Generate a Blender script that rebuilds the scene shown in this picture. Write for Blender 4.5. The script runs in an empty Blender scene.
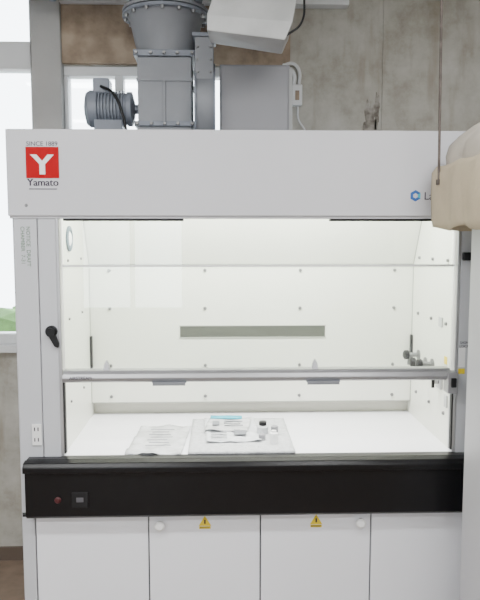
import bpy, bmesh, math, random
from mathutils import Vector, Matrix, Euler
random.seed(4)
C = bpy.context.scene.collection

# ---------------------------------------------------------------- materials
def mat(name, col, rough=0.5, metal=0.0, noise=0.0, nscale=8.0, bump=0.0, bscale=60.0, spec=0.5, col2=None, emit=None, es=0.0, trans=0.0):
    m = bpy.data.materials.new(name); m.use_nodes = True
    nt = m.node_tree; b = nt.nodes['Principled BSDF']
    b.inputs['Base Color'].default_value = (*col, 1)
    b.inputs['Roughness'].default_value = rough
    b.inputs['Metallic'].default_value = metal
    b.inputs['Specular IOR Level'].default_value = spec
    b.inputs['Transmission Weight'].default_value = trans
    tc = nt.nodes.new('ShaderNodeTexCoord')
    if noise > 0 or col2:
        n = nt.nodes.new('ShaderNodeTexNoise'); n.inputs['Scale'].default_value = nscale
        n.inputs['Detail'].default_value = 6
        nt.links.new(tc.outputs['Object'], n.inputs['Vector'])
        r = nt.nodes.new('ShaderNodeValToRGB')
        c2 = col2 if col2 else tuple(max(0, c*(1-noise)) for c in col)
        r.color_ramp.elements[0].position = 0.35; r.color_ramp.elements[1].position = 0.65
        r.color_ramp.elements[0].color = (*c2, 1); r.color_ramp.elements[1].color = (*col, 1)
        nt.links.new(n.outputs['Fac'], r.inputs['Fac']); nt.links.new(r.outputs['Color'], b.inputs['Base Color'])
    if bump > 0:
        n2 = nt.nodes.new('ShaderNodeTexNoise'); n2.inputs['Scale'].default_value = bscale
        nt.links.new(tc.outputs['Object'], n2.inputs['Vector'])
        bp = nt.nodes.new('ShaderNodeBump'); bp.inputs['Strength'].default_value = bump; bp.inputs['Distance'].default_value = 0.01
        nt.links.new(n2.outputs['Fac'], bp.inputs['Height']); nt.links.new(bp.outputs['Normal'], b.inputs['Normal'])
    if emit:
        b.inputs['Emission Color'].default_value = (*emit, 1); b.inputs['Emission Strength'].default_value = es
    return m

def glassmat(name, tint=(0.97, 0.985, 0.97), ior=1.45):
    m = bpy.data.materials.new(name); m.use_nodes = True
    nt = m.node_tree; nt.nodes.clear()
    o = nt.nodes.new('ShaderNodeOutputMaterial'); t = nt.nodes.new('ShaderNodeBsdfTransparent')
    g = nt.nodes.new('ShaderNodeBsdfGlossy'); g.inputs['Roughness'].default_value = 0.02
    g.inputs['Color'].default_value = (1, 1, 1, 1)
    f = nt.nodes.new('ShaderNodeFresnel'); f.inputs['IOR'].default_value = ior
    t.inputs['Color'].default_value = (*tint, 1)
    mx = nt.nodes.new('ShaderNodeMixShader')
    nt.links.new(f.outputs[0], mx.inputs[0]); nt.links.new(t.outputs[0], mx.inputs[1]); nt.links.new(g.outputs[0], mx.inputs[2])
    nt.links.new(mx.outputs[0], o.inputs[0]); return m

M_body = mat('painted_steel', (0.57, 0.57, 0.595), 0.42, noise=0.03, nscale=3)
M_post = mat('post_grey', (0.53, 0.54, 0.565), 0.45)
M_door = mat('cabinet_white', (0.86, 0.87, 0.91), 0.22, noise=0.02, nscale=2)
M_int = mat('interior_cream', (0.74, 0.75, 0.675), 0.38, noise=0.04, nscale=2)
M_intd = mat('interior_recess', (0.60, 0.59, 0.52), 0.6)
M_edge = mat('interior_seam', (0.34, 0.35, 0.31), 0.6)
M_top = mat('worktop_white', (0.88, 0.88, 0.91), 0.35)
M_black = mat('black_epoxy', (0.005, 0.005, 0.006), 0.28, bump=0.02, bscale=200, spec=0.3)
M_blk = mat('black_plastic', (0.01, 0.01, 0.011), 0.45, spec=.3)
M_dark = mat('dark_gap', (0.03, 0.03, 0.03), 0.8)
M_slot = mat('slot_olive', (0.06, 0.065, 0.05), 0.8)
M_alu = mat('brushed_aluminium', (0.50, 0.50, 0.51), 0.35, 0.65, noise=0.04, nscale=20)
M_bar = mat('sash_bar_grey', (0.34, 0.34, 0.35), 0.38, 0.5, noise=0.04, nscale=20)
M_steel = mat('steel_bolt', (0.22, 0.22, 0.22), 0.4, 0.6)
M_red = mat('logo_red', (0.40, 0.002, 0.006), 0.6, spec=.15)
M_white = mat('white_plastic', (0.85, 0.85, 0.84), 0.45)
M_ink = mat('ink', (0.03, 0.02, 0.04), 0.6)
M_green = mat('ink_green', (0.16, 0.24, 0.16), 0.6)
M_blue = mat('logo_blue', (0.02, 0.10, 0.35), 0.5)
M_cyan = mat('cyan_label', (0.03, 0.42, 0.56), 0.5)
M_yel = mat('warning_yellow', (0.80, 0.60, 0.02), 0.5)
M_duct = mat('duct_grey', (0.235, 0.245, 0.265), 0.5, noise=0.15, nscale=5)
M_duct2 = mat('motor_grey', (0.20, 0.22, 0.26), 0.45, noise=0.18, nscale=12)
M_box = mat('box_grey', (0.26, 0.26, 0.275), 0.55, noise=0.05)
M_galv = mat('galvanised', (0.50, 0.51, 0.505), 0.5, 0.1, noise=0.22, nscale=7)
M_print = mat('print_grey', (0.20, 0.21, 0.23), 0.7)
M_brown = mat('stained_board', (0.42, 0.33, 0.24), 0.85, col2=(0.16, 0.115, 0.08), nscale=7, bump=0.5, bscale=25)
M_frame = mat('window_frame_paint', (0.66, 0.67, 0.67), 0.5)
M_pillar = mat('pillar_plaster', (0.42, 0.415, 0.40), 0.8, noise=0.12, nscale=4, bump=0.2)
M_room = mat('room_paint', (0.60, 0.60, 0.59), 0.8)
M_floor = mat('floor_vinyl', (0.26, 0.19, 0.14), 0.45, noise=0.25, nscale=14)
M_ceil = mat('ceiling_board', (0.7, 0.7, 0.69), 0.9, noise=0.05)
M_canvas = mat('canvas_beige', (0.56, 0.475, 0.335), 0.9, noise=0.12, nscale=7, bump=0.4, bscale=30)
M_canvas2 = mat('canvas_pale', (0.58, 0.53, 0.45), 0.9, noise=0.16, nscale=9, bump=0.3, bscale=20)
M_rust = mat('rusty_rod', (0.15, 0.125, 0.11), 0.7, 0.4, noise=0.4, nscale=40)
M_paper = mat('paper', (0.66, 0.68, 0.70), 0.7, noise=0.16, nscale=30)
M_cloth = mat('lab_mat', (0.58, 0.59, 0.60), 0.85, noise=0.18, nscale=60, bump=0.6, bscale=80)
M_bag = mat('plastic_bag', (0.64, 0.65, 0.66), 0.22, noise=0.22, nscale=18, bump=0.8, bscale=15)
M_leaf = mat('foliage', (0.14, 0.30, 0.08), 0.8, noise=0.5, nscale=12)
M_ground = mat('outside_ground', (0.35, 0.34, 0.3), 0.9, noise=0.2)
M_glass = glassmat('sash_glass', (0.965, 0.985, 0.96), 1.6)
M_wglass = glassmat('window_glass', (0.95, 0.98, 1.0))
M_lamp = mat('lamp_diffuser', (1, 1, 1), 0.5, emit=(1.0, 1.0, 0.96), es=6)

def wallmat():
    m = bpy.data.materials.new('stained_concrete'); m.use_nodes = True
    nt = m.node_tree; b = nt.nodes['Principled BSDF']; b.inputs['Roughness'].default_value = 0.85
    tc = nt.nodes.new('ShaderNodeTexCoord')
    n = nt.nodes.new('ShaderNodeTexNoise'); n.inputs['Scale'].default_value = 3.0; n.inputs['Detail'].default_value = 9
    n.inputs['Roughness'].default_value = 0.68
    nt.links.new(tc.outputs['Object'], n.inputs['Vector'])
    r = nt.nodes.new('ShaderNodeValToRGB')
    r.color_ramp.elements[0].position = 0.30; r.color_ramp.elements[1].position = 0.68
    r.color_ramp.elements[0].color = (0.25, 0.225, 0.175, 1); r.color_ramp.elements[1].color = (0.53, 0.52, 0.475, 1)
    e = r.color_ramp.elements.new(0.48); e.color = (0.41, 0.395, 0.345, 1)
    nt.links.new(n.outputs['Fac'], r.inputs['Fac'])
    mp = nt.nodes.new('ShaderNodeMapping'); mp.inputs['Scale'].default_value = (9, 9, 1.4)
    nt.links.new(tc.outputs['Object'], mp.inputs['Vector'])
    n2 = nt.nodes.new('ShaderNodeTexNoise'); n2.inputs['Scale'].default_value = 1.3; n2.inputs['Detail'].default_value = 5
    nt.links.new(mp.outputs[0], n2.inputs['Vector'])
    r2 = nt.nodes.new('ShaderNodeValToRGB')
    r2.color_ramp.elements[0].position = 0.54; r2.color_ramp.elements[1].position = 0.74
    r2.color_ramp.elements[1].color = (.7, .7, .7, 1)
    nt.links.new(n2.outputs['Fac'], r2.inputs['Fac'])
    mx = nt.nodes.new('ShaderNodeMix'); mx.data_type = 'RGBA'
    nt.links.new(r2.outputs['Color'], mx.inputs['Factor'])
    nt.links.new(r.outputs['Color'], mx.inputs[6]); mx.inputs[7].default_value = (0.25, 0.205, 0.145, 1)
    nt.links.new(mx.outputs[2], b.inputs['Base Color'])
    bp = nt.nodes.new('ShaderNodeBump'); bp.inputs['Strength'].default_value = 0.3; bp.inputs['Distance'].default_value = 0.01
    nt.links.new(n.outputs['Fac'], bp.inputs['Height']); nt.links.new(bp.outputs['Normal'], b.inputs['Normal'])
    return m
M_wall = wallmat()

# ---------------------------------------------------------------- helpers
def empty(name):
    e = bpy.data.objects.new(name, None); e.empty_display_size = 0.1; C.objects.link(e); return e

def finish(name, bm, m, parent=None, smooth=False, bevel=0.0, seg=2):
    me = bpy.data.meshes.new(name); bmesh.ops.recalc_face_normals(bm, faces=bm.faces)
    bm.to_mesh(me); bm.free(); ob = bpy.data.objects.new(name, me); C.objects.link(ob)
    me.materials.append(m)
    if smooth:
        for p in me.polygons: p.use_smooth = True
    if bevel > 0:
        bv = ob.modifiers.new('bevel', 'BEVEL'); bv.width = bevel; bv.segments = seg; bv.limit_method = 'ANGLE'
    if parent: ob.parent = parent
    return ob

def boxes(name, lst, m, parent=None, bevel=0.0):
    bm = bmesh.new()
    for (x0,x1,y0,y1,z0,z1) in lst:
        vs = [bm.verts.new((x, y, z)) for x in (x0, x1) for y in (y0, y1) for z in (z0, z1)]
        for f in ((0,1,3,2),(4,6,7,5),(0,4,5,1),(2,3,7,6),(0,2,6,4),(1,5,7,3)):
            bm.faces.new([vs[i] for i in f])
    return finish(name, bm, m, parent, bevel=bevel)

def box(name, x0, x1, y0, y1, z0, z1, m, parent=None, bevel=0.0):
    return boxes(name, [(x0, x1, y0, y1, z0, z1)], m, parent, bevel)

def prism(name, pts, axis, a0, a1, m, parent=None, bevel=0.0, smooth=False):
    bm = bmesh.new()
    def P(p, a):
        return {'x': (a, p[0], p[1]), 'y': (p[0], a, p[1]), 'z': (p[0], p[1], a)}[axis]
    A = [bm.verts.new(P(p, a0)) for p in pts]; B = [bm.verts.new(P(p, a1)) for p in pts]
    bm.faces.new(A); bm.faces.new(B[::-1])
    for i in range(len(pts)):
        j = (i+1) % len(pts); bm.faces.new((A[i], A[j], B[j], B[i]))
    return finish(name, bm, m, parent, bevel=bevel, smooth=smooth)

def lathe(name, prof, center, axis, m, parent=None, n=40, smooth=True):
    bm = bmesh.new(); rings = []
    q = Vector((0,0,1)).rotation_difference(Vector(axis).normalized())
    c = Vector(center)
    for r, t in prof:
        ring = []
        for i in range(n):
            a = 2*math.pi*i/n
            ring.append(bm.verts.new(c + q @ Vector((r*math.cos(a), r*math.sin(a), t))))
        rings.append(ring)
    for a, b in zip(rings[:-1], rings[1:]):
        for i in range(n):
            bm.faces.new((a[i], a[(i+1)%n], b[(i+1)%n], b[i]))
    bm.faces.new(rings[0][::-1]); bm.faces.new(rings[-1])
    ob = finish(name, bm, m, parent, smooth=smooth)
    if smooth:
        es = ob.modifiers.new('es', 'EDGE_SPLIT'); es.split_angle = math.radians(35)
    return ob

def cyl(name, p0, p1, r, m, parent=None, n=20):
    p0 = Vector(p0); d = Vector(p1)-p0
    return lathe(name, [(r, 0), (r, d.length)], p0, d, m, parent, n)

def tube(name, pts, r, m, parent=None):
    cu = bpy.data.curves.new(name, 'CURVE'); cu.dimensions = '3D'; cu.bevel_depth = r; cu.bevel_resolution = 4
    s = cu.splines.new('BEZIER'); s.bezier_points.add(len(pts)-1)
    for bp, p in zip(s.bezier_points, pts):
        bp.co = p; bp.handle_left_type = bp.handle_right_type = 'AUTO'
    cu.use_fill_caps = True
    ob = bpy.data.objects.new(name, cu); C.objects.link(ob); cu.materials.append(m)
    if parent: ob.parent = parent
    return ob

def text(name, s, loc, size, m, parent, align='CENTER', bold=0.0, rot=(math.pi/2, 0, 0)):
    cu = bpy.data.curves.new(name, 'FONT'); cu.body = s; cu.size = size; cu.align_x = align; cu.extrude = 0.0005; cu.offset = bold
    ob = bpy.data.objects.new(name, cu); C.objects.link(ob); cu.materials.append(m)
    ob.location = loc; ob.rotation_euler = rot; ob.parent = parent
    return ob

def dots(name, locs, axis, r, t, m, parent):
    bm = bmesh.new(); q = Vector((0,0,1)).rotation_difference(Vector(axis))
    for l in locs:
        mt = Matrix.Translation(Vector(l)+Vector(axis)*t/2) @ q.to_matrix().to_4x4()
        bmesh.ops.create_cone(bm, cap_ends=True, segments=10, radius1=r, radius2=r*0.75, depth=t, matrix=mt)
    return finish(name, bm, m, parent)

# ---------------------------------------------------------------- room
WY = 0.84
box('floor', -2.5, 2.5, -4.6, WY+0.15, -0.1, 0.0, M_floor)
box('ceiling', -2.5, 2.5, -4.6, WY+0.15, 3.0, 3.1, M_ceil)
boxes('wall_back', [
    (-2.4, -0.883, WY, WY+.15, 0, 1.085),
    (-2.4, -2.0, WY, WY+.15, 1.085, 3.0),
    (-0.744, 0.36, WY, WY+.15, 0, 1.95),
    (-0.744, 0.36, WY, WY+.15, 2.47, 3.0),
    (0.36, 2.4, WY, WY+.15, 0, 3.0),
    (-2.0, -0.883, WY, WY+.15, 2.95, 3.0)], M_wall)
boxes('trim_1', [(-0.883, -0.744, WY-.05, WY+.15, 0, 3.0)], M_pillar, bevel=0.004)
box('wall_left', -2.5, -2.4, -4.5, WY+.15, 0, 3.0, M_room)
box('wall_right', 2.4, 2.5, -4.5, WY+.15, 0, 3.0, M_room)
boxes('wall_front', [(-2.5, -1.5, -4.6, -4.5, 0, 3.0), (-.35, 2.5, -4.6, -4.5, 0, 3.0),
                     (-1.5, -.35, -4.6, -4.5, 0, .85), (-1.5, -.35, -4.6, -4.5, 2.1, 3.0)], M_room)
box('baseboard_back', -2.4, -0.884, WY-.012, WY, 0, 0.07, mat('baseboard_brown', (0.12, 0.09, 0.07), 0.5))

w1 = empty('window_1')
boxes('frame', [(-2.0, -0.884, WY+.01, WY+.10, 2.456, 2.585), (-2.0, -0.884, WY+.01, WY+.10, 1.12, 1.17),
                (-2.0, -0.884, WY+.01, WY+.10, 2.90, 2.95), (-0.905, -0.884, WY+.01, WY+.10, 1.17, 2.9),
                (-2.0, -1.96, WY+.01, WY+.10, 1.17, 2.9), (-1.46, -1.41, WY+.03, WY+.08, 1.17, 2.9)], M_frame, w1, 0.003)
box('sill', -2.0, -0.884, WY-.05, WY+.14, 1.085, 1.12, M_frame, w1, 0.003)
box('pane', -1.99, -0.89, WY+.05, WY+.055, 1.15, 2.92, M_wglass, w1)
w2 = empty('window_2')
boxes('frame', [(-0.743, 0.36, WY+.0, WY+.08, 2.425, 2.469), (-0.743, -0.725, WY, WY+.08, 1.95, 2.425),
                (-0.50, -0.46, WY, WY+.08, 1.95, 2.425), (0.32, 0.36, WY, WY+.08, 1.95, 2.425),
                (-0.743, 0.36, WY, WY+.08, 1.95, 1.99)], M_frame, w2, 0.003)
box('pane', -0.735, 0.35, WY+.04, WY+.045, 1.96, 2.46, M_wglass, w2)
w3 = empty('window_3')
boxes('frame', [(-1.5, -.35, -4.58, -4.50, .85, .90), (-1.5, -.35, -4.58, -4.50, 2.05, 2.10), (-1.5, -1.45, -4.58, -4.50, .90, 2.05),
                (-.40, -.35, -4.58, -4.50, .90, 2.05), (-.95, -.90, -4.58, -4.50, .90, 2.05)], M_frame, w3, .003)
box('pane', -1.48, -.37, -4.545, -4.54, .87, 2.08, M_wglass, w3)
box('trim_2', -0.743, 0.345, WY-.03, WY-.001, 2.475, 2.745, M_brown)
box('trim_3', -0.743, 0.62, WY-.06, WY-.001, 2.747, 2.80, M_frame)
box('trim_4', 0.80, 0.808, WY-.006, WY-.001, 0, 3.0, M_wall)
box('ground', -9, 9, WY+.2, 14, -0.3, -0.2, M_ground)

bm = bmesh.new()
for i in range(70):
    p = Vector((random.uniform(-2.3, -1.2), random.uniform(1.5, 2.1), random.uniform(-0.15, 1.12)))
    s = random.uniform(0.08, 0.16)
    bmesh.ops.create_icosphere(bm, subdivisions=2, radius=s, matrix=Matrix.Translation(p))
for v in bm.verts: v.co += Vector([random.uniform(-.02, .02) for _ in range(3)])
finish('garden_shrub', bm, M_leaf)

# ---------------------------------------------------------------- fume hood
H = empty('fume_hood')
XL, XR = -0.753, 1.061
IX0, IX1 = -0.591, 0.898
YB = 0.573
WZ = 0.825
boxes('side_panels', [(XL, XL+.02, 0.012, .79, 0.0, 2.02), (XR-.02, XR, 0.012, .79, 0.0, 2.02)], M_body, H, 0.002)
box('back_shell', XL+.02, XR-.02, .77, .79, 0.0, 2.02, M_body, H)
box('roof_shell', XL, XR, 0.012, .79, 2.02, 2.033, M_body, H)
box('header_panel', XL-.008, XR+.008, -0.012, 0.010, 1.727, 2.036, M_body, H, 0.004)
box('header_lower_lip', XL-.004, XR+.004, -0.004, 0.03, 1.718, 1.728, M_body, H, 0.002)
boxes('header_dark_strips', [(-.565, -.13, -.006, .03, 1.710, 1.7175), (.41, .83, -.006, .03, 1.710, 1.7175)], M_blk, H)
dots('header_screws', [(-.694, -.012, 1.765), (1.0, -.012, 1.765)], (0, -1, 0), .006, .003, M_steel, H)
boxes('posts', [(XL+.006, -.662, 0.0, .012, .60, 1.718), (-.659, -.594, 0.0, .012, .60, 1.718),
                (.902, .966, 0.0, .012, .60, 1.718), (.969, XR-.006, 0.0, .012, .60, 1.718)], M_post, H, 0.003)
boxes('post_bodies', [(XL+.02, IX0-.006, 0.012, .07, .60, 1.718), (IX1+.006, XR-.02, 0.012, .07, .60, 1.718)], M_body, H)
boxes('post_inner_edges', [(-.594, -.583, -.002, .05, .83, 1.718), (.890, .902, -.002, .05, .83, 1.718)], M_alu, H, 0.002)
boxes('sash_guides', [(-.583, -.577, .0, .02, .84, 1.12), (.884, .890, .0, .02, .84, 1.12)], M_dark, H)
box('lining_left', IX0-.006, IX0, .05, YB+.1, WZ, 1.98, M_int, H)
box('lining_right', IX1, IX1+.006, .05, YB+.1, WZ, 1.98, M_int, H)
box('back_baffle', IX0, IX1, YB, YB+.006, .885, 1.525, M_int, H)
prism('upper_baffle', [(YB, 1.529), (YB+.006, 1.529), (.336, 1.98), (.33, 1.98)], 'x', IX0, IX1, M_int, H)
box('baffle_seam', IX0, IX1, YB-.002, YB, 1.523, 1.528, M_edge, H)
boxes('corner_seams', [(IX0, IX0+.003, YB-.003, YB, .885, 1.525), (IX1-.003, IX1, YB-.003, YB, .885, 1.525)], M_edge, H)
for i, (a, b) in enumerate(((IX0, IX0+.003), (IX1-.003, IX1))):
    prism(f'upper_corner_seam_{i}', [(YB-.003, 1.529), (YB, 1.529), (.33, 1.98), (.327, 1.98)], 'x', a, b, M_edge, H)
box('baffle_bottom_edge', IX0, IX1, YB-.002, YB, .885, .889, M_edge, H)
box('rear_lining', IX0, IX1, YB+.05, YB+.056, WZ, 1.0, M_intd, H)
box('interior_ceiling', IX0, IX1, .012, .34, 1.975, 1.985, M_int, H)
box('baffle_slot', -.18, .49, YB-.003, YB, 1.193, 1.243, M_slot, H)
boxes('slot_frame', [(-.184, .494, YB-.005, YB, 1.243, 1.247), (-.184, .494, YB-.005, YB, 1.189, 1.193)], M_edge, H)
box('worktop', IX0-.005, IX1+.005, -.02, YB+.056, WZ-.03, WZ, M_top, H)
bl = [(x, YB, z) for x in (-.50, -.065, .373, .81) for z in (.915, 1.06, 1.326, 1.50)]
dots('baffle_bolts', bl, (0, -1, 0), .008, .008, M_steel, H)
sb = [(IX0, y, z) for y in (.16, .40) for z in (1.0, 1.33, 1.56)]
dots('left_wall_bolts', sb, (1, 0, 0), .006, .006, M_steel, H)
sb = [(IX1, y, z) for y in (.12, .30, .48) for z in (.95, 1.31, 1.56)]
dots('right_wall_bolts', sb, (-1, 0, 0), .008, .008, M_steel, H)
boxes('bracket_shadow_strips', [(IX0, IX0+.010, YB-.02, YB, 1.04, 1.20), (IX1-.010, IX1, YB-.02, YB, 1.06, 1.20)], M_blk, H)  # thin black strips stand for dark shadows and brackets in the back corners
lathe('left_port_ring', [(.050, 0), (.050, .006), (.036, .009), (.030, .003)], (IX0, .19, 1.645), (1, 0, 0), mat('port_ring_blue', (.11, .15, .18), .5), H)
lathe('left_port_plug', [(.028, 0), (.028, .005), (.02, .009)], (IX0, .19, 1.645), (1, 0, 0), M_white, H)
for i, (y, z) in enumerate(((.46, 1.125), (.36, 1.110), (.27, 1.120))):
    lathe(f'tap_base_{i}', [(.022, 0), (.022, .006), (.010, .010), (.010, .05), (.007, .055)], (IX1, y, z), (-1, 0, 0), M_steel, H, 20)
    lathe(f'tap_knob_{i}', [(.014, 0), (.021, .004), (.021, .020), (.012, .026)], (IX1-.045, y, z), (-1, 0, 0), M_blk, H, 12)
    tube(f'tap_spout_{i}', [(IX1-.03, y, z), (IX1-.045, y, z-.02), (IX1-.048, y, z-.045)], .005, M_steel, H)
boxes('wall_valve', [(IX1-.012, IX1, .14, .20, 1.04, 1.12), (IX1-.03, IX1-.012, .155, .185, 1.06, 1.10)], M_alu, H, .003)
box('wall_valve_lever', IX1-.042, IX1-.03, .15, .158, 1.045, 1.11, M_blk, H, .002)
boxes('wall_sockets', [(IX1-.006, IX1, .16, .20, 1.29, 1.33), (IX1-.006, IX1, .08, .11, .98, 1.03)], M_galv, H, .002)
box('wall_label', IX1-.002, IX1, .10, .13, 1.15, 1.18, M_yel, H)
box('lamp_housing', -.45, .76, .06, .20, 1.955, 1.975, M_white, H, .003)
box('lamp_tube', -.42, .73, .09, .17, 1.948, 1.955, M_lamp, H)
GY = .018
box('sash_glass_lower', -.575, .882, GY, GY+.005, 1.15, 1.552, M_glass, H)
box('sash_glass_upper', -.575, .882, GY+.012, GY+.017, 1.535, 1.98, M_glass, H)
box('sash_top_rail', -.577, .884, GY-.003, GY+.009, 1.541, 1.549, M_white, H, .001)
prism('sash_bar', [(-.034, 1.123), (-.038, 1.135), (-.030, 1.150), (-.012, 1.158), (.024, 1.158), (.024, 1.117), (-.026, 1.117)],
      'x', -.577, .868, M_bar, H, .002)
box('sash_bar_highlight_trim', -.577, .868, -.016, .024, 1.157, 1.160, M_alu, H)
for i, x in enumerate((-.185, .385)):
    prism(f'sash_pull_{i}', [(x-.065, 1.120), (x+.065, 1.120), (x+.050, 1.108), (x-.050, 1.108)], 'y', -.045, -.015, M_duct2, H, .002)
    boxes(f'sash_pull_lip_{i}', [(x-.06, x+.06, -.048, -.044, 1.108, 1.122)], M_print, H, .001)
text('sash_lettering', 'AIRSTREAM', (-.55, -.0385, 1.131), .016, M_ink, H, 'LEFT')
for i, x in enumerate((-.42, .36)):
    prism(f'bolt_reflection_{i}', [(x-.012, 1.158), (x+.012, 1.158), (x+.009, 1.178), (x, 1.195), (x-.009, 1.178)], 'y', -.006, .016, M_body, H, .002)  # small solid prisms stand in for bolt reflections above the bar
boxes('sash_end_bracket', [(.850, .889, -.05, .0, 1.070, 1.150)], M_bar, H, .003)
box('sash_end_knob', .860, .880, -.06, -.05, 1.095, 1.130, M_blk, H, .003)
box('logo_square', -.690, -.573, -.0145, -.012, 1.862, 1.972, M_red, H)
cx, cz = -.6315, 1.915
for i, pl in enumerate(([(cx-.042, cz+.030), (cx-.020, cz+.030), (cx+.010, cz-.004), (cx+.010, cz-.040), (cx-.010, cz-.040), (cx-.010, cz-.004)],
                        [(cx+.042, cz+.030), (cx+.020, cz+.030), (cx-.010, cz-.004), (cx-.010, cz-.040), (cx+.010, cz-.040), (cx+.010, cz-.004)])):
    prism(f'logo_mark_{i}', pl, 'y', -.0160-.0003*i, -.0144, M_white, H)
text('logo_since', 'SINCE 1889', (cx, -.0125, 1.976), .0225, M_ink, H)
text('logo_text', 'Yamato', (cx, -.0125, 1.835), .036, M_ink, H)
for k in (-1, 1):
    text('logo_text_weight', 'Yamato', (cx+.0009*k, -.01245, 1.835), .036, M_ink, H)
box('logo_underline', cx-.05, cx+.05, -.0135, -.012, 1.822, 1.825, M_ink, H)
hx, hz = .721, 1.802
hexo = [(hx+.021*math.cos(math.radians(90+60*i)), hz+.021*math.sin(math.radians(90+60*i))) for i in range(6)]
hexi = [(hx+.010*math.cos(math.radians(90+60*i)), hz+.010*math.sin(math.radians(90+60*i))) for i in range(6)]
for i in range(6):
    j = (i+1) % 6
    prism(f'hex_mark_{i}', [hexo[i], hexo[j], hexi[j], hexi[i]], 'y', -.0135, -.012, M_blue if i not in (4,) else M_cyan, H)
text('right_logo_text', 'LabAir', (.752, -.0125, 1.788), .040, M_ink, H, 'LEFT')
text('post_notice', 'NOTICE  DRAFT\nCHAMBER  7-31', (-.700, -.001, 1.69), .020, M_green, H, 'LEFT', 0, rot=(math.pi/2, math.pi/2, 0))
text('post_notice_r', 'SASH\nLOCK', (.925, -.001, 1.25), .014, M_ink, H, 'CENTER')
boxes('post_label_r', [(.905, .93, -.0015, 0, 1.16, 1.235)], M_white, H)
boxes('post_label_yellow', [(.905, .93, -.002, 0, 1.135, 1.155)], M_yel, H)
lathe('sash_stop_knob', [(.022, 0), (.022, .012), (.015, .02), (.015, .03)], (-.618, 0, 1.305), (0, -1, 0), M_blk, H, 16)
prism('sash_stop_arm', [(-.632, 1.30), (-.604, 1.30), (-.590, 1.262), (-.592, 1.245), (-.606, 1.25)], 'y', -.02, -.004, M_blk, H, .003)
boxes('latch_r', [(.905, .945, -.02, 0, 1.565, 1.595)], M_blk, H, .004)
box('outlet_plate', -.700, -.665, -.008, 0, .875, .955, M_white, H, .002)
boxes('outlet_holes', [(-.692, -.688, -.0086, -.007, z, z+.014) for z in (.89, .93)] + [(-.679, -.675, -.0086, -.007, z, z+.014) for z in (.89, .93)], M_ink, H)
prism('black_sill', [(-.050, .610), (-.062, .622), (-.062, .800), (-.052, .820), (-.03, .829), (.012, .829), (.012, .610)], 'x', -.717, 1.025, M_black, H, .002)
prism('black_sill_nose', [(-.078, .790), (-.078, .812), (-.066, .826), (-.04, .831), (-.04, .79)], 'x', -.720, 1.028, M_black, H, .003)
boxes('switch_plate', [(-.545, -.485, -.068, -.062, .655, .715)], M_blk, H, .002)
boxes('switch_socket', [(-.528, -.502, -.070, -.068, .678, .696)], mat('socket_grey', (.09, .09, .10), .4), H, .001)
lathe('red_switch', [(.012, 0), (.012, .005), (.008, .009)], (-.597, -.062, .685), (0, -1, 0), mat('switch_red', (.06, .006, .008), .5), H, 16)
box('cabinet_body', -.700, 1.012, .02, .76, .07, .608, M_body, H)
box('cabinet_frame_top', XL+.006, XR-.006, .0, .02, .595, .612, M_dark, H)
boxes('cabinet_stiles', [(XL+.003, -.702, 0.0, .02, .0, .597), (1.014, XR-.003, 0.0, .02, .0, .597)], M_post, H, .003)
edges = [-.700, -.272, .156, .584, 1.012]
for i in range(4):
    box(f'cabinet_front_{i}', edges[i]+.0025, edges[i+1]-.0025, .0, .0195, .10, .592, M_door, H, .003)
box('cabinet_gaps', -.70, 1.012, .0185, .0205, .1, .594, M_dark, H)
box('toe_kick', -.70, 1.012, .05, .07, 0, .10, M_dark, H)
for i, x in enumerate((-.228, .540)):
    lathe(f'door_knob_{i}', [(.008, 0), (.008, .012), (.018, .016), (.019, .026), (.012, .031)], (x, 0, .561), (0, -1, 0), M_white, H, 24)
for i, x in enumerate((-.057, .371)):
    prism(f'warning_sign_{i}', [(x-.024, .550), (x+.024, .550), (x, .590)], 'y', -.0015, 0, M_yel, H)
    prism(f'warning_bang_{i}', [(x-.003, .558), (x+.003, .558), (x+.003, .575), (x-.003, .575)], 'y', -.0022, -.0014, M_ink, H)
    box(f'warning_text_{i}', x-.022, x+.022, -.0012, 0, .538, .548, M_yel, H)
    boxes(f'warning_text_lines_{i}', [(x-.020, x+.020, -.0018, -.001, .545, .5465), (x-.020, x+.016, -.0018, -.001, .541, .5425)], M_ink, H)

L = bpy.data.lights.new('hood_lamp', 'AREA'); L.shape = 'RECTANGLE'; L.size = 1.2; L.size_y = .10; L.energy = 36; L.color = (1, 1, .985)
lo = bpy.data.objects.new('hood_lamp_light', L); lo.location = (.155, .09, 1.925); lo.rotation_euler = (math.radians(28), 0, 0)
C.objects.link(lo); lo.parent = H

# ---------------------------------------------------------------- things on the worktop
def sheet(name, x0, x1, y0, y1, z, amp, rot, m, nx=16, ny=16, th=.002):
    bm = bmesh.new(); g = []
    cxx, cyy = (x0+x1)/2, (y0+y1)/2
    for i in range(nx+1):
        row = []
        for j in range(ny+1):
            x = x0+(x1-x0)*i/nx-cxx; y = y0+(y1-y0)*j/ny-cyy
            zz = z+abs(amp*(math.sin(x*47+y*21)+math.sin(y*60-x*13)+random.uniform(-.4, .4)))/2
            c, s = math.cos(rot), math.sin(rot)
            row.append(bm.verts.new((cxx+x*c-y*s, cyy+x*s+y*c, zz)))
        g.append(row)
    for i in range(nx):
        for j in range(ny): bm.faces.new((g[i][j], g[i+1][j], g[i+1][j+1], g[i][j+1]))
    ob = finish(name, bm, m, smooth=True)
    so = ob.modifiers.new('solid', 'SOLIDIFY'); so.thickness = th; so.offset = 1
    return ob
lm = sheet('absorbent_mat', -.12, .29, .01, .47, WZ, .002, 0, M_cloth, 24, 24, th=.010)
pk = empty('document_packet')
a = sheet('packet_sheet', -.06, .16, .12, .45, WZ+.013, .008, .05, M_paper); a.parent = pk
b_ = sheet('packet_cover', -.055, .13, .24, .42, WZ+.023, .005, -.12, M_bag); b_.parent = pk
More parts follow.
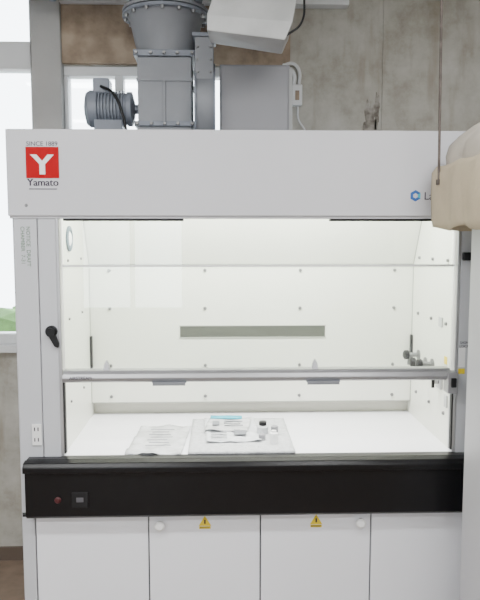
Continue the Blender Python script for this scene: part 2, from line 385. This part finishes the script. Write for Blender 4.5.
c_ = sheet('packet_cyan_label', -.04, .10, .40, .445, WZ+.030, .001, -.05, M_cyan, 4, 4); c_.parent = pk
boxes('packet_print', [(.06, .11, .18, .25, WZ+.026, WZ+.028), (-.03, .0, .30, .36, WZ+.031, WZ+.033), (.02, .10, .29, .297, WZ+.031, WZ+.033), (.02, .09, .32, .327, WZ+.031, WZ+.033), (.02, .10, .35, .357, WZ+.031, WZ+.033)], M_print, pk)
boxes('packet_text_lines', [(-.035, .03, .14+.025*i, .145+.025*i, WZ+.024, WZ+.0255) for i in range(4)], M_print, pk)
bg = empty('plastic_document_bag')
a = sheet('bag', -.350, -.135, .01, .38, WZ+.001, .010, -.06, M_bag); a.parent = bg
boxes('bag_print', [(-.29+.01*(i%2), -.19-.01*(i%3), .08+.035*i, .086+.035*i, WZ+.016, WZ+.0175) for i in range(7)], M_duct, bg)
ZM = WZ+.011
v1 = lathe('sample_vial', [(.016, 0), (.017, .003), (.017, .042), (.010, .047), (.010, .052)], (.215, .11, ZM), (0, 0, 1), M_white, None, 20)
v2 = empty('reagent_bottle')
lathe('bottle', [(.022, 0), (.023, .003), (.023, .03), (.012, .037)], (.180, .24, ZM), (0, 0, 1), M_paper, v2, 20)
lathe('bottle_cap', [(.016, 0), (.016, .014), (.013, .016)], (.180, .24, ZM+.037), (0, 0, 1), M_blk, v2, 20)
v3 = lathe('sample_vial', [(.015, 0), (.015, .036), (.009, .040)], (.228, .22, ZM), (0, 0, 1), M_box, None, 20)
v4 = lathe('sample_vial', [(.014, 0), (.014, .022), (.010, .026)], (.172, .155, ZM), (0, 0, 1), M_box, None, 20)

# ---------------------------------------------------------------- blower and ducts on the hood roof
B = empty('exhaust_blower')
TZ = 2.036
prism('outlet_duct', [(-.338, TZ), (-.112, TZ), (-.112, 2.40), (-.338, 2.40)], 'y', .40, .62, M_duct, B, .004)
boxes('duct_flanges', [(-.352, -.098, .386, .634, 2.40, 2.425), (-.352, -.098, .386, .634, 2.115, 2.135), (-.352, -.098, .386, .634, TZ, TZ+.02)], M_duct2, B, .002)
boxes('duct_ribs', [(-.342, -.108, .394, .626, 2.30, 2.312), (-.232, -.222, .392, .40, 2.135, 2.30)], M_duct, B, .001)
dots('flange_bolts', [(x, .386, z) for x in (-.34, -.28, -.225, -.17, -.11) for z in (2.412, 2.125)], (0, -1, 0), .008, .01, M_steel, B)
lathe('round_transition', [(.120, 0), (.125, .02), (.135, .06), (.155, .15), (.165, .16)], (-.225, .51, 2.425), (0, 0, 1), M_duct, B, 48)
lathe('round_flange', [(.185, 0), (.185, .012)], (-.225, .51, 2.585), (0, 0, 1), M_duct2, B, 48)
lathe('round_flange_top', [(.185, 0), (.185, .012)], (-.225, .51, 2.602), (0, 0, 1), M_duct, B, 48)
dots('ring_bolts', [(-.225+.173*math.cos(a), .51+.173*math.sin(a), 2.614) for a in [i*math.pi/8 for i in range(16)]], (0, 0, 1), .008, .012, M_steel, B)
dots('ring_nuts', [(-.225+.173*math.cos(a), .51+.173*math.sin(a), 2.585) for a in [i*math.pi/8 for i in range(16)]], (0, 0, -1), .009, .012, M_steel, B)
prof = [(.150, 0)]
for i in range(19):
    prof += [(.158, .01+.02*i), (.148, .02+.02*i)]
lathe('flexible_joint', prof, (-.225, .51, 2.614), (0, 0, 1), M_duct2, B, 48)
lathe('scroll_casing', [(.165, 0), (.165, .085)], (-.100, .50, 2.215), (1, 0, 0), M_duct, B, 48)
lathe('casing_rim', [(.178, 0), (.178, .008)], (-.022, .50, 2.215), (1, 0, 0), M_duct2, B, 48)
lathe('casing_rim_b', [(.178, 0), (.178, .008)], (-.100, .50, 2.215), (1, 0, 0), M_duct2, B, 48)
prism('casing_outlet', [(-.096, 2.25), (-.020, 2.25), (-.020, 2.47), (-.096, 2.47)], 'y', .36, .50, M_duct, B, .003)
boxes('casing_outlet_flange', [(-.106, -.010, .35, .51, 2.47, 2.485)], M_duct2, B, .002)
dots('casing_bolts', [(-.085+.054*k, .36, z) for k in (0, 1) for z in (2.28, 2.33, 2.38, 2.43)], (0, -1, 0), .006, .008, M_steel, B)
boxes('blower_base', [(-.60, -.03, .38, .66, TZ, TZ+.02), (-.10, -.03, .40, .62, TZ+.02, 2.10)], M_duct2, B, .003)
pr = [(.045, 0), (.068, .006), (.078, .02), (.078, .055), (.066, .060)]
for i in range(8): pr += [(.066, .062+.014*i), (.076, .063+.014*i), (.076, .068+.014*i), (.066, .069+.014*i)]
pr += [(.066, .178), (.072, .180), (.072, .20), (.035, .21), (.020, .212), (.020, .25)]
lathe('motor', pr, (-.573, .50, 2.203), (1, 0, 0), M_duct2, B, 40)
box('motor_terminal_box', -.535, -.465, .455, .545, 2.262, 2.325, M_duct2, B, .006)
boxes('motor_foot', [(-.53, -.41, .44, .56, TZ+.02, 2.15)], M_duct2, B, .004)
tube('motor_cable', [(-.50, .455, 2.29), (-.44, .41, 2.25), (-.40, .39, 2.16), (-.38, .39, 2.06)], .006, M_blk, B)

E = empty('electrical_control_box')
box('enclosure', .005, .300, .42, .66, TZ, 2.375, M_box, E, .004)
box('enclosure_side_plate', .302, .318, .46, .66, TZ, 2.370, M_galv, E, .002)
boxes('enclosure_door', [(.012, .293, .414, .42, TZ+.01, 2.368)], M_box, E, .002)

D = empty('supply_air_duct')
def T(p): return (p[0]*.91, (p[1]+2.4)*.91-2.4, 1.65+(p[2]-1.65)*.91)
bm = bmesh.new()
low = [(-.045, .28, 2.47), (.265, .26, 2.43), (.275, .50, 2.44), (-.035, .52, 2.49)]
mid = [(-.045, .28, 2.53), (.295, .26, 2.50), (.305, .52, 2.51), (-.035, .54, 2.55)]
hi = [(.01, .30, 2.70), (.33, .30, 2.68), (.33, .52, 2.68), (.01, .54, 2.70)]
tp = [(.06, .32, 3.125), (.34, .32, 3.125), (.34, .52, 3.125), (.06, .54, 3.125)]
rs = [[bm.verts.new(T(p)) for p in r] for r in (low, mid, hi, tp)]
for a, b in zip(rs[:-1], rs[1:]):
    for i in range(4): bm.faces.new((a[i], a[(i+1) % 4], b[(i+1) % 4], b[i]))
bm.faces.new(rs[0]); bm.faces.new(rs[-1])
finish('duct_body', bm, M_galv, D, bevel=.004)
tube('duct_hanger_wire', [T(p) for p in ((.27, .27, 2.45), (.33, .28, 2.50), (.345, .30, 2.62), (.35, .30, 3.125))], .004, M_blk, D)

P2 = empty('ventilation_pipe')
lathe('pipe', [(.07, 0), (.07, .25), (.085, .25), (.085, .27), (.07, .27), (.07, .56)], (-1.0, .62, 2.78), (1, 0, 0), M_duct2, P2, 32)
tube('pipe_hanger', [(-.6, .62, 2.84), (-.6, .62, 3.0)], .006, M_duct2, P2)

S = empty('wall_switch_box')
box('switch_body', .355, .405, WY-.035, WY-.0, 2.285, 2.385, M_frame, S, .005)
boxes('switch_slots', [(.370, .390, WY-.038, WY-.034, 2.31, 2.355)], M_brown, S, .001)
tube('conduit_a', [(.367, WY-.02, 2.385), (.367, WY-.02, 2.43), (.345, WY-.02, 2.46), (.325, WY-.045, 2.45), (.32, WY-.045, 2.42), (.32, WY-.045, 2.36)], .009, M_frame, S)
tube('conduit_b', [(.390, WY-.02, 2.385), (.390, WY-.02, 2.45), (.365, WY-.02, 2.482), (.31, WY-.045, 2.47)], .008, M_frame, S)
tube('cable', [(.385, WY-.02, 2.285), (.39, WY-.02, 2.22), (.42, WY-.02, 2.17), (.44, WY-.02, 2.08), (.44, WY-.02, 1.98)], .004, M_frame, S)

bm = bmesh.new()
for (px, pz, rx, rz) in ((.74, 2.17, .030, .13), (.775, 2.27, .014, .09), (.71, 2.10, .03, .05)):
    pts = []
    for i in range(36):
        a = 2*math.pi*i/36; r = 1+.30*random.uniform(-1, 1)
        pts.append(bm.verts.new((px+rx*r*math.cos(a), WY-.002, pz+rz*r*math.sin(a))))
    bm.faces.new(pts)
finish('peeled_plaster_patch', bm, mat('bare_plaster', (.38, .36, .32), .9, col2=(.13, .11, .09), nscale=26))

# ---------------------------------------------------------------- draped cabinet on the right
K = empty('draped_storage_cabinet')
box('cabinet_shell', .864, 1.55, -.75, -.19, 0.0, 1.72, M_body, K, .004)
OX = .030
def ring(off, z, wav, n=96, x0=.845, x1=1.60, y0=-.80, y1=-.175):
    out = []
    X0, X1, Y0, Y1 = x0-off+OX, x1+off, y0-off, y1+min(off, .10)
    per = [(X0, Y0), (X1, Y0), (X1, Y1), (X0, Y1)]
    k = n//4
    for s in range(4):
        p, q = per[s], per[(s+1) % 4]
        for t in range(k):
            f = t/k; x = p[0]+(q[0]-p[0])*f; y = p[1]+(q[1]-p[1])*f
            i = s*k+t; w = wav*math.sin(i*1.3)+wav*.6*math.sin(i*.55+1)
            cxm, cym = (X0+X1)/2, (Y0+Y1)/2; dx, dy = x-cxm, y-cym; l = math.hypot(dx, dy)
            out.append(bm.verts.new((x+dx/l*w, y+dy/l*w, z+(.008*math.sin(i*.8) if wav > .008 else .003*math.sin(i*.9)))))
    return out
bm = bmesh.new(); rings = []
for off, z, w in ((.112, 1.680, .009), (.116, 1.705, .008), (.120, 1.80, .005), (.118, 1.875, .003), (.10, 1.898, .002), (.04, 1.902, .002)):
    rings.append(ring(off, z, w))
for a, b in zip(rings[:-1], rings[1:]):
    for i in range(96): bm.faces.new((a[i], a[(i+1) % 96], b[(i+1) % 96], b[i]))
bm.faces.new(rings[-1])
ob = finish('canvas_skirt', bm, M_canvas, K, smooth=True)
so = ob.modifiers.new('s', 'SOLIDIFY'); so.thickness = .004
bm = bmesh.new()
prof = [(.075, 1.89), (.078, 1.93), (.07, 1.965), (.045, 1.995), (.01, 2.025), (-.03, 2.05), (-.09, 2.08), (-.18, 2.10)]
rings = [ring(o, z, .005) for o, z in prof]
for a, b in zip(rings[:-1], rings[1:]):
    for i in range(96): bm.faces.new((a[i], a[(i+1) % 96], b[(i+1) % 96], b[i]))
bm.faces.new(rings[-1])
finish('canvas_heap', bm, M_canvas2, K, smooth=True)
R = empty('hanging_rod')
cyl('rod', (.756, -.16, 1.84), (.740, -.16, 3.0), .0048, M_rust, R, 10)
lathe('rod_nut', [(.010, 0), (.010, .018)], (.756, -.16, 1.83), (0, 0, 1), M_rust, R, 6)

# ---------------------------------------------------------------- ceiling luminaires
for i, (x, y) in enumerate(((-1.0, -1.5), (1.0, -1.5), (-1.0, -3.2), (1.0, -3.2))):
    F = empty('ceiling_light')
    box('housing', x-.62, x+.62, y-.12, y+.12, 2.94, 2.999, M_white, F, .004)
    box('diffuser', x-.60, x+.60, y-.10, y+.10, 2.93, 2.94, M_lamp, F)
    l = bpy.data.lights.new('ceiling_area', 'AREA'); l.shape = 'RECTANGLE'; l.size = 1.2; l.size_y = .2; l.energy = 41; l.color = (.985, .99, 1.0)
    o = bpy.data.objects.new('ceiling_tube', l); o.location = (x, y, 2.925); C.objects.link(o); o.parent = F

W = bpy.data.worlds.new('sky'); bpy.context.scene.world = W; W.use_nodes = True
nt = W.node_tree; bgd = nt.nodes['Background']
bgd.inputs['Color'].default_value = (.95, .975, 1.0, 1); bgd.inputs['Strength'].default_value = 9.0

cam = bpy.data.cameras.new('camera'); co = bpy.data.objects.new('camera', cam); C.objects.link(co)
cam.sensor_fit = 'VERTICAL'; cam.sensor_height = 36; cam.lens = 36*650/600
co.location = (0, -2.4, 1.65)
co.rotation_euler = (math.radians(90-5.5), 0, math.radians(-1.85))
bpy.context.scene.camera = co
